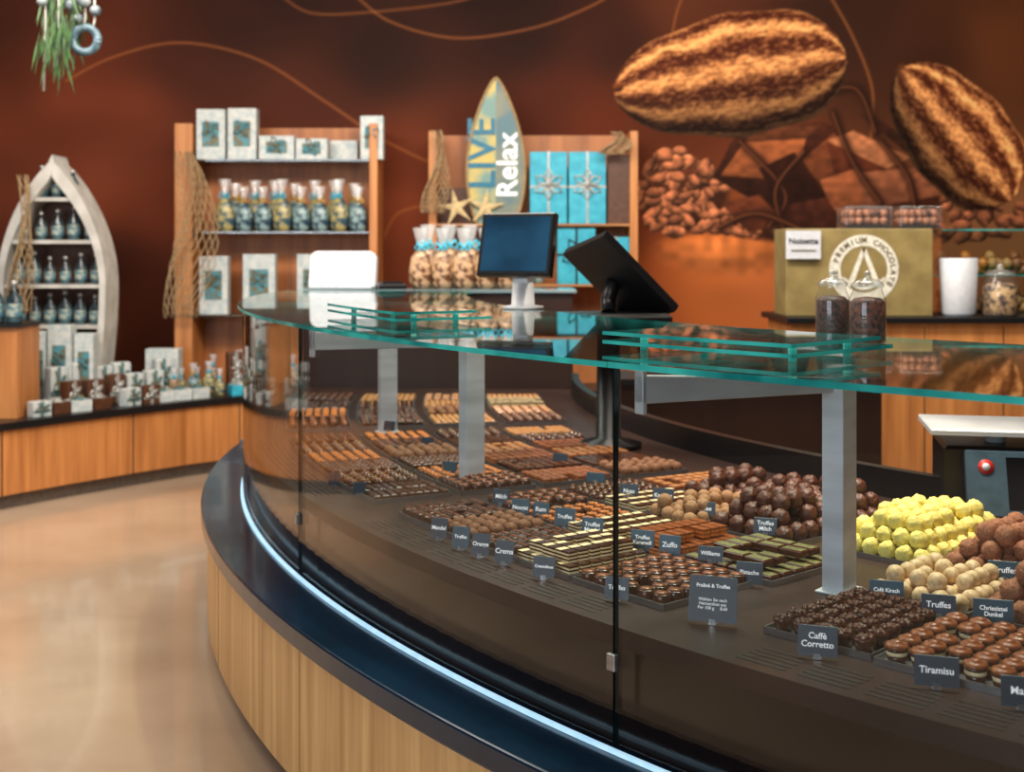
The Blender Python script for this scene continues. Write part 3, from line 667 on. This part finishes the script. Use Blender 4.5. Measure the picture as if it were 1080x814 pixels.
thing(mkobj('paper_cup',b.mesh('paper_cup',[WHITE]),loc=(q.x,7.15,1.156)),'tall white paper cup standing on the back counter','cup')
q=PD(1056,335,7.1); jar((q.x,7.12,1.156),0.30,0.1,'large glass jar of wrapped sweets with knobbed lid',mat('sweets',(196,160,112),0.5,c2=(60,40,40),sc=(28,28,28),lo=.4,hi=.6))
q=PD(990,240,7.45); x0=q.x
e=thing(empty('glass_case',(x0+.8,7.55,1.156)),'glass countertop case with shelves of chocolates','display case')
b=MB(); b.box(x0,x0+1.8,7.4,7.405,1.156,1.66); b.box(x0,x0+1.8,7.4,7.7,1.655,1.663); b.box(x0,x0+.006,7.4,7.7,1.156,1.66); mkobj('glass',b.mesh('glass',[GLASST]),e,world=True)
b=MB(); b.box(x0,x0+1.8,7.398,7.404,1.655,1.662); b.box(x0,x0+1.8,7.42,7.7,1.38,1.386); mkobj('shelf',b.mesh('shelf',[EDGE]),e,world=True)
for sh,zz in enumerate((1.156,1.387)):
    for i in range(9):
        b=MB()
        for k in range(7): b.ball(0.035,(-.045+.045*(k%3),-.03*(k%2),.03+.04*(k//3)),0,.15,3,8,6,seed=k)
        thing(mkobj('chocolate_pile',b.mesh('chocolate_pile',[[CM_,CH,CO,CT][(i+sh)%4]]),loc=(x0+.1+i*.15,7.56,zz)),'small heap of assorted chocolates in the glass case','chocolate','heaps in the glass case')
# ------------------------------------------------------------ bench
fp=[(-4.2,5.6),(-3.75,6.25),(-3.36,6.78),(-3.0,7.25),(-2.74,7.63),(-2.46,8.0),(-2.19,8.33),(-1.9,8.60),(-1.5,8.78),(-0.9,8.9),(1.4,8.95)]
bench=thing(empty('display_bench',(-2.6,8.4,0)),'long curved oak bench with black top along the mural wall','bench')
BZ=0.52
def benchpoly(off):
    q=[]
    for i,p in enumerate(fp):
        a=Vector(fp[max(0,i-1)]);c=Vector(fp[min(len(fp)-1,i+1)]); d=(c-a).normalized(); n=Vector((-d.y,d.x)); q.append((p[0]+n.x*off,p[1]+n.y*off))
    return q+[(1.4,9.58),(-4.2,9.58)]
b=MB(); b.zprism(benchpoly(0.0),0.09,BZ-0.045)
for i in range(1,10,2):
    p=Vector((*fp[i],0)); b.box(-.004,.004,-.003,.003,0.09,BZ-.045,1,Matrix.Translation(p))
mkobj('body',b.mesh('body',[WOODB,BLACKM]),bench,world=True)
b=MB(); b.zprism(benchpoly(0.06),0.0,0.09); mkobj('plinth',b.mesh('plinth',[mat('plinth_grey',(108,96,86),0.5)]),bench,world=True)
b=MB(); b.zprism(benchpoly(-0.025),BZ-0.045,BZ); mkobj('worktop',b.mesh('worktop',[BLACK]),bench,world=True)
def X9(px,d): return (px-540)/F*d
def Z9(py,d): return CZ-(py-H)*d/F
SHG=glassmat('shelf_glass',(.7,.75,.75),.1,.02,.3,(120,110,90))
def unit(px0,px1,pyt,d,shelves,lab,glassy=True,post=0.1):
    x0,x1=X9(px0,d),X9(px1,d); zt=Z9(pyt,d)
    e=thing(empty('shelf_unit',((x0+x1)/2,d+.2,BZ)),lab,'shelf','oak shelf units at the mural')
    for a,c in ((x0,x0+post),(x1-.06,x1)):
        b=MB(); b.box(a,c,d,d+.42,BZ,zt); bev(mkobj('side_panel',b.mesh('side_panel',[WOODB]),e,world=True))
    b=MB(); b.box(x0+post,x1-.06,d+.36,d+.42,BZ,zt); mkobj('back_panel',b.mesh('back_panel',[WOODBACK]),e,world=True)
    for py in shelves:
        z=Z9(py,d); b=MB(); b.box(x0+post,x1-.06,d+.0,d+.355,z-.015,z); bev(mkobj('shelf_board',b.mesh('shelf_board',[SHG if glassy else WOODH]),e,world=True),.002)
    return e
unit(184,398,130,9.1,[168,244,332],'tall oak shelf unit with glass shelves of gift bags',True,.13)
unit(452,673,138,9.1,[236,300],'oak shelf unit with surfboard and turquoise boxes',False,.06)
def bow(b,c,s,m=0,star=False):
    for k in range(6 if star else 4):
        a=k*math.pi/(3 if star else 2)+.5; d=Vector((math.cos(a),0,math.sin(a))); n=Vector((-d.z,0,d.x))
        c=Vector(c); b.tube([c,c+d*s*.6+n*s*.25+Vector((0,-.02,0)),c+d*s,c+d*s*.6-n*s*.25,c],0.006,5,m)
def gbox(px0,px1,py0,py1,d,dep,mt,lab,grp,rib=None,star=False,label_m=None,zb=None):
    x0,x1,zt=X9(px0,d),X9(px1,d),Z9(py0,d); z0=Z9(py1,d) if zb is None else zb
    e=thing(empty('gift_box',((x0+x1)/2,d+dep/2,z0)),lab,'box',grp)
    b=MB(); b.box(x0,x1,d,d+dep,z0,zt); bev(mkobj('carton',b.mesh('carton',[mt]),e,world=True),.004)
    w=x1-x0;h=zt-z0
    if rib:
        b=MB(); xm=(x0+x1)/2; b.box(xm-.008,xm+.008,d-.003,d+dep,z0,zt+.003); b.box(x0-.002,x1+.002,d-.003,d,z0+h*.5,z0+h*.5+.016); bow(b,(xm,d-.01,z0+h*.55),min(.13,w*.42),0,star)
        mkobj('ribbon',b.mesh('ribbon',[rib]),e,world=True)
    if label_m:
        b=MB(); b.box(x0+w*.2,x0+w*.8,d-.002,d,z0+h*.25,z0+h*.75); bow(b,(x0+w*.5,d-.01,z0+h*.6),min(.07,w*.35)); mkobj('label',b.mesh('label',[label_m]),e,world=True)
g='white gift boxes on the shelf unit'
zt1=Z9(168,9.1)+.001
LM=mat('label_mix',(70,140,155),0.5,c2=(110,96,56),sc=(30,30,30),lo=.4,hi=.6)
for a in [(207,237,115),(240,270,114)]: gbox(a[0],a[1],a[2],0,9.12,.12,PALE,'upright white gift box with teal print',g,label_m=LM,zb=zt1)
for a in [(273,310,143),(312,345,146)]: gbox(a[0],a[1],a[2],0,9.12,.12,PALE,'long flat white gift box with teal print',g,label_m=LM,zb=zt1)
gbox(348,377,148,0,9.3,.1,PALE,'flat white gift box',g,zb=zt1)
gbox(380,404,122,0,9.12,.12,PALE,'small upright white gift box with teal print',g,label_m=LM,zb=zt1)
z2=Z9(332,9.1)+.001
for a in [(210,240,270),(256,290,268),(313,346,268)]: gbox(a[0],a[1],a[2],0,9.14,.1,PALE,'white gift box with teal starfish label',g,label_m=LM,zb=z2)
z2=Z9(244,9.1)+.001
for i in range(8):
    bag(1 if i%3 else 2,(X9(238+i*20,9.2),9.18,z2),'tied bags on the glass shelf','clear tied bag of blue and yellow sweets',.98+.1*(i%3==0))
for i in range(7):
    bag(2 if i%3 else 1,(X9(248+i*21,9.33),9.34,z2),'tied bags on the glass shelf','clear tied bag of blue and yellow sweets',1.08)
z2=BZ+.001
for i in range(6): bag(i%3,(X9(225+i*28,9.2),9.2,z2),'tied bags on the bench','clear tied bag of sweets on the bench',.8)
zs=Z9(236,9.1)+.001
gbox(559,598,160,0,9.12,.12,TEAL,'turquoise gift box tied with a silver bow','turquoise gift boxes',SILVER,True,zb=zs)
gbox(600,639,160,0,9.12,.12,TEAL,'turquoise gift box tied with a silver bow','turquoise gift boxes',SILVER,True,zb=zs)
gbox(641,665,163,0,9.12,.1,BROWNC,'tall brown gift box with speckled front','brown gift boxes',zb=zs)
gbox(462,530,198,0,9.24,.1,BROWNC,'wide brown gift box','brown gift boxes',zb=zs)
z3=Z9(300,9.1)+.001
gbox(588,628,240,0,9.14,.1,TEAL,'turquoise gift box with dark top','turquoise gift boxes',BLACK,zb=z3)
gbox(636,664,250,0,9.14,.1,TEAL,'small turquoise gift box','turquoise gift boxes',SILVER,zb=z3)
for i in range(5): bag(i%3,(X9(478+i*22,9.2),9.25,z3),'tied bags on the lower shelf','clear tied bag of sweets on the oak shelf',.9)
b=MB()
for k in range(5):
    a=R_(90+72*k+12); d0=Vector((math.cos(a),0,math.sin(a))); n=Vector((-d0.z,0,d0.x))
    b.add([Vector((0,-.02,0)),n*.03,d0*.15,-n*.03,Vector((0,.015,0))],[(0,1,2),(0,2,3),(4,2,1),(4,3,2)])
for kx in (481,512): thing(mkobj('starfish',b.mesh('starfish',[CREAM]),loc=(X9(kx,9.05),9.06 if kx<500 else 9.11,zs+.12),rot=(R_(-12),.3*(kx>500),0)),'cream dried starfish leaning on the brown box','starfish','starfish on the shelf')
# surfboard
d=9.17; cx=X9(523,d); zb=zs; ztp=Z9(82,d); hh=ztp-zb; pts=[]
for i in range(33):
    s=i/32; w=0.215*math.sin(math.pi*min(1,max(0,(s*0.86+0.14)))**0.85)**0.75 if s<1 else 0
    pts.append((w,zb+hh*s))
e=thing(empty('surfboard',(cx,d,zb)),'decorative striped surfboard lettered LIVE and Relax on the shelf','surfboard')
bl=MB(); br=MB()
M=Matrix.Translation((cx,0,0))
YL=mat('board_yellow',(196,176,96),0.5,c2=(110,146,140),sc=(4,4,5),lo=.42,hi=.58); BLU=mat('board_grey_teal',(78,114,124),0.5,c2=(124,128,110),sc=(4,4,5),lo=.4,hi=.6)
lft=[(0,zb)]+[(-w,z) for w,z in pts]+[(0,ztp)]; rgt=[(0,zb)]+[(w,z) for w,z in pts]+[(0,ztp)]
bl.prism(lft,d-.02,d+.01,0,M); br.prism(rgt,d-.02,d+.01,0,M)
mkobj('board_half',bl.mesh('board_half',[YL]),e,world=True); mkobj('board_half',br.mesh('board_half',[BLU]),e,world=True)
for sgn in (-1,1): 
    b=MB(); b.tube([(cx+sgn*w,d-.018,z) for w,z in pts],0.012,6); mkobj('rim',b.mesh('rim',[mat('rim_wood',(170,140,95),0.6)]),e,world=True)
for s,ox,sz,mt_,zc in (('LIVE',-.095,.29,mat('live_blue',(24,116,146),.5),.48),('Relax',.09,.215,INK,.40)):
    k=mkobj('lettering',textmesh(s,sz,extr=.002,bold=.004,mt=mt_),e); k.matrix_local=Matrix.Translation((ox,-.024,hh*zc))@Matrix.Rotation(-math.pi/2,4,'Y')@Matrix.Rotation(math.pi/2,4,'X')
def net(px0,px1,py0,py1,d,lab,seed):
    b=MB(); nu,nv=9,22
    def P(u,v):
        xa=px0+(px1-px0)*u*(0.35+0.65*math.sin(math.pi*min(1,v*1.1)))+8*math.sin(v*5+u*3)
        return Vector((X9(xa,d),d-.02-.05*math.sin(u*9+v*4)**2,Z9(py0+(py1-py0)*v,d)))
    for i in range(nu):
        for s in (1,-1): b.tube([P(abs((((i/nu+s*j*0.045)%2)+2)%2-1),j/nv) for j in range(nv+1)],0.0045,4)
    thing(mkobj('fishing_net',b.mesh('fishing_net',[ROPE])),lab,'net',kind='stuff')
net(182,240,160,335,9.04,'beige fishing net draped over the oak shelf side',1)
net(452,480,138,225,9.04,'beige fishing net hanging on the oak shelf corner',2)
net(640,672,140,163,9.04,'beige fishing net draped over the oak shelf',3)
net(18,44,185,330,8.25,'beige fishing net hung inside the boat shelf',4)
# boat shelf
d=8.3; cx=X9(54,d); zt=Z9(163,d); W=0.365
e=thing(empty('boat_shelf',(cx,d+.15,BZ)),'white wooden boat-shaped shelf standing on the bench','shelf')
def prof(s): return W*(1-max(0,s+.05)**1.9)**0.85 if s>-.05 else W*(1-0.22*(s+.05)**2)
out=[];N=30
for i in range(N+1):
    s=-1+2*i/N; out.append((max(0.004,prof(min(s,.949))if s<1 else 0.004),BZ+ (zt-BZ)*(s+1)/2))
outer=[(w,z) for w,z in out]+[(-w,z) for w,z in reversed(out[:-1])]
inner=[(max(w-.042,0.002),BZ+.05+(z-BZ)*(1-.14/(zt-BZ))) for w,z in out]; inner=inner+[(-w,z) for w,z in reversed(inner[:-1])]
b=MB(); n=len(outer)
for y in (d,d+.28):
    vs=[(cx+x,y,z) for x,z in outer]+[(cx+x,y,z) for x,z in inner]; b.add(vs,[(i,(i+1)%n,n+(i+1)%n,n+i) for i in range(n)])
for ring_ in (outer,inner):
    vs=[(cx+x,d,z) for x,z in ring_]+[(cx+x,d+.28,z) for x,z in ring_]; b.add(vs,[(i,(i+1)%n,n+(i+1)%n,n+i) for i in range(n)],0,True)
mkobj('hull',b.mesh('hull',[WHITEP]),e,world=True)
b=MB(); b.prism([(cx+x,z) for x,z in inner],d+.26,d+.27); mkobj('back_panel',b.mesh('back_panel',[mat('boat_back',(104,70,54),0.6)]),e,world=True)
BOT=mat('bottle_glass',(70,96,104),0.15,c2=(28,36,44),sc=(10,10,10))
b=MB(); b.lathe([(.032,0),(.036,.01),(.036,.1),(.012,.14),(.012,.18)],12); bot=mkobj('bottle',b.mesh('bottle',[BOT]),loc=(0,0,-50)); b=MB(); b.lathe([(.0365,.03),(.0365,.085)],12,0,cap=False); mkobj('label',b.mesh('label',[mat('bottle_label',(170,176,160),.5,c2=(60,110,130),sc=(40,40,40),lo=.4,hi=.6)]),bot)
b=MB(); b.lathe([(.013,.165),(.013,.185)],10); mkobj('cap',b.mesh('cap',[SILVER]),bot)
for py in (210,255,302,345):
    z=Z9(py,d); s=(z-BZ)/(zt-BZ)*2-1; w=prof(s)-.04
    b=MB(); b.box(cx-w,cx+w,d+.02,d+.26,z-.012,z+.012); mkobj('shelf_board',b.mesh('shelf_board',[WHITEP]),e,world=True)
    nb=max(2,int(2*w/.1))
    for i in range(nb): thing(copyt(bot,(cx-w+.06+i*(2*w-.12)/max(1,nb-1),d+.12,z+.0125),0,random.uniform(1.0,1.25)),'small dark bottle with pale label on the boat shelf','bottle','bottles on the boat shelf')
# packets
rr=random.Random(12); PROD=[]
for i,(mm,lab) in enumerate(((PALE,'small white and blue gift packet on the bench'),(TEAL,'small turquoise gift packet on the bench'),(BROWNC,'small brown gift packet on the bench'))):
    b=MB(); b.cbox(-.06,.06,-.035,.035,0,.15,.005); o=mkobj('gift_packet',b.mesh('gift_packet',[mm]),loc=(0,0,-50)); b=MB(); b.box(-.012,.012,-.037,-.035,0,.15); b.box(-.06,.06,-.037,-.035,.04,.06); bow(b,(0,-.039,.09),.05); mkobj('ribbon',b.mesh('ribbon',[LM if i==0 else SILVER]),o); PROD.append((o,lab))
def alongf(s):
    i=int(s); f=s-i; a=Vector(fp[i]);c=Vector(fp[i+1]); p=a.lerp(c,f); dd=(c-a).normalized(); return p,Vector((-dd.y,dd.x)),dd
s=2.0
while s<7.6:
    p,n,dd=alongf(s)
    for row in range(3):
        if rr.random()<.06: continue
        k=0 if rr.random()<.74 else (1 if rr.random()<.4 else 2)
        q=p+n*(.09+row*.16)+dd*rr.uniform(-.015,.015)
        if q.x<-2.9 and q.y>7.3 and q.y<7.95: continue
        if s>5.9 and rr.random()<.55:
            bag(rr.choice((0,1,2)),(q.x,q.y,BZ+.001),'tied bags on the curved bench','small clear tied bag of coloured sweets on the bench',rr.uniform(.5,.75)); continue
        o,lab=PROD[k]
        lay=rr.random()<.4 and row==0
        c=copyt(o,(q.x,q.y,BZ+.001),None,(1,1,rr.uniform(.6,.85)+.5*row) if not lay else (1.1,1,.8),rot=(-math.pi/2 if lay else 0,0,math.atan2(dd.y,dd.x)+rr.uniform(-.2,.2)))
        if lay: c.location=(q.x,q.y-.05,BZ+.036)
        thing(c,lab,'box','gift packets on the bench')
    s+=.34
for o,l in PROD:
    for c in list(o.children): bpy.data.objects.remove(c)
    bpy.data.objects.remove(o)
for (a,c_,t_,dd_) in [(153,188,368,8.75),(50,74,343,8.08),(78,98,352,8.12),(34,48,350,8.08)]:
    gbox(a,c_,t_,0,dd_,.12,PALE,'upright white gift box with teal print on the bench','gift packets on the bench',label_m=LM,zb=BZ+.001)
e=thing(empty('side_cabinet',(-3.4,7.35,BZ)),'warm oak cabinet with black top on the bench end','cabinet')
b=MB(); b.box(-3.9,-2.99,7.45,7.8,BZ,1.07); mkobj('body',b.mesh('body',[WOODB]),e,world=True)
b=MB(); b.box(-3.92,-2.97,7.43,7.82,1.07,1.09); mkobj('worktop',b.mesh('worktop',[BLACK]),e,world=True)
for i in range(5): thing(copyt(bot,(-3.05-i*.11,7.55,1.091),0,1.4),'dark bottle with pale label on the oak cabinet','bottle','bottles on the side cabinet')
for o in BP+[bot]:
    for c in list(o.children): bpy.data.objects.remove(c)
    bpy.data.objects.remove(o)
# hanging decoration
d=6.5
e=thing(empty('hanging_decoration',(X9(70,d),d,Z9(90,d))),'hanging rope garland with green leaves, floats and a grey ring','decoration')
for px,py in ((46,96),(60,70),(88,30),(98,30)):
    b=MB(); b.tube([(X9(px,d),d,3.98),(X9(px+2,d),d,Z9(20,d)),(X9(px,d),d,Z9(py,d))],.006,5); mkobj('rope',b.mesh('rope',[WHITEP]),e,world=True)
b=MB()
for i in range(140):
    px=rr.uniform(46,84); py=rr.uniform(-60,60)*(1-abs(px-66)/60); p=Vector((X9(px,d),d+rr.uniform(-.08,.08),Z9(py,d))); L=rr.uniform(.12,.26); q=p+Vector((rr.uniform(-.06,.06),rr.uniform(-.03,.03),-L)); w=.006
    b.add([p,(p.lerp(q,.5)+Vector((w,0,0))),q,(p.lerp(q,.5)-Vector((w,0,0)))],[(0,1,2,3)])
o=mkobj('foliage',b.mesh('foliage',[GREEN]),e,world=True); o['kind']='stuff'
b=MB(); pts=[(X9(90,d)+.065*math.cos(a),d,Z9(42,d)+.065*math.sin(a)) for a in [2*math.pi*i/24 for i in range(25)]]; b.tube(pts,.022,10); mkobj('ring',b.mesh('ring',[mat('grey_ring',(96,120,130),.4,c2=(56,80,92))]),e,world=True)
FB=mat('float_grey',(140,150,152),.3,c2=(56,70,80),sc=(12,12,12))
for px,py,r in ((76,6,.032),(90,2,.036),(102,12,.03),(84,20,.026),(46,2,.028)):
    b=MB(); b.ball(r,(X9(px,d),d-.02,Z9(py,d))); mkobj('float_ball',b.mesh('float_ball',[FB]),e,world=True)
# ------------------------------------------------------------ lights
def area(name,loc,tgt,sx,sy,en,colr):
    l=bpy.data.lights.new(name,'AREA'); l.shape='RECTANGLE'; l.size=sx; l.size_y=sy; l.energy=en; l.color=colr
    o=bpy.data.objects.new(name,l); COL.objects.link(o); o.location=loc; o.rotation_euler=(Vector(tgt)-Vector(loc)).to_track_quat('-Z','Y').to_euler()
def spot(name,loc,tgt,en,ang,colr):
    l=bpy.data.lights.new(name,'SPOT'); l.energy=en; l.color=colr; l.spot_size=R_(ang); l.spot_blend=.8; l.shadow_soft_size=.09
    o=bpy.data.objects.new(name,l); COL.objects.link(o); o.location=loc; o.rotation_euler=(Vector(tgt)-Vector(loc)).to_track_quat('-Z','Y').to_euler()
area('light_counter',(0.6,3.4,3.8),(0.9,3.9,0.8),1.6,1.6,85,(1,.90,.78))
spot('spot_counter_near',(1.5,3.2,3.9),(0.95,2.9,0.76),330,44,(1,.86,.68))  # unseen spots added above the counter to brighten the chocolates
spot('spot_counter_middle',(0.9,4.6,3.9),(0.4,3.6,0.76),330,44,(1,.86,.68))
spot('spot_counter_far',(0.3,5.6,3.9),(-.3,5.0,0.76),300,44,(1,.86,.68))
area('light_counter_far',(-.2,6.0,3.8),(0,6.0,0.8),2.0,1.4,60,(1,.88,.74))
area('light_wall',(0.2,5.6,3.7),(0.2,9.6,1.2),7,0.6,235,(1,.90,.78))
area('light_shop_floor',(-3,5,3.9),(-3,5,0),3,3,105,(1,.93,.84))
area('light_daylight',(-3.4,-2.5,2.4),(-0.6,4,0.6),3.5,2.4,190,(.78,.88,1))
w=bpy.data.worlds.new('world'); S.world=w; w.use_nodes=True; w.node_tree.nodes['Background'].inputs[0].default_value=(.75,.85,1,1); w.node_tree.nodes['Background'].inputs[1].default_value=0.3
c=bpy.data.cameras.new('camera'); c.sensor_width=36; c.lens=F/1080*36; c.shift_y=(H-407)/1080
c.dof.use_dof=True; c.dof.focus_distance=2.8; c.dof.aperture_fstop=3.8
o=bpy.data.objects.new('camera',c); COL.objects.link(o); o.location=(0,0,CZ); o.rotation_euler=(math.pi/2,0,0); S.camera=o
S.view_settings.view_transform='Standard'; S.view_settings.look='None'; S.view_settings.exposure=0.05
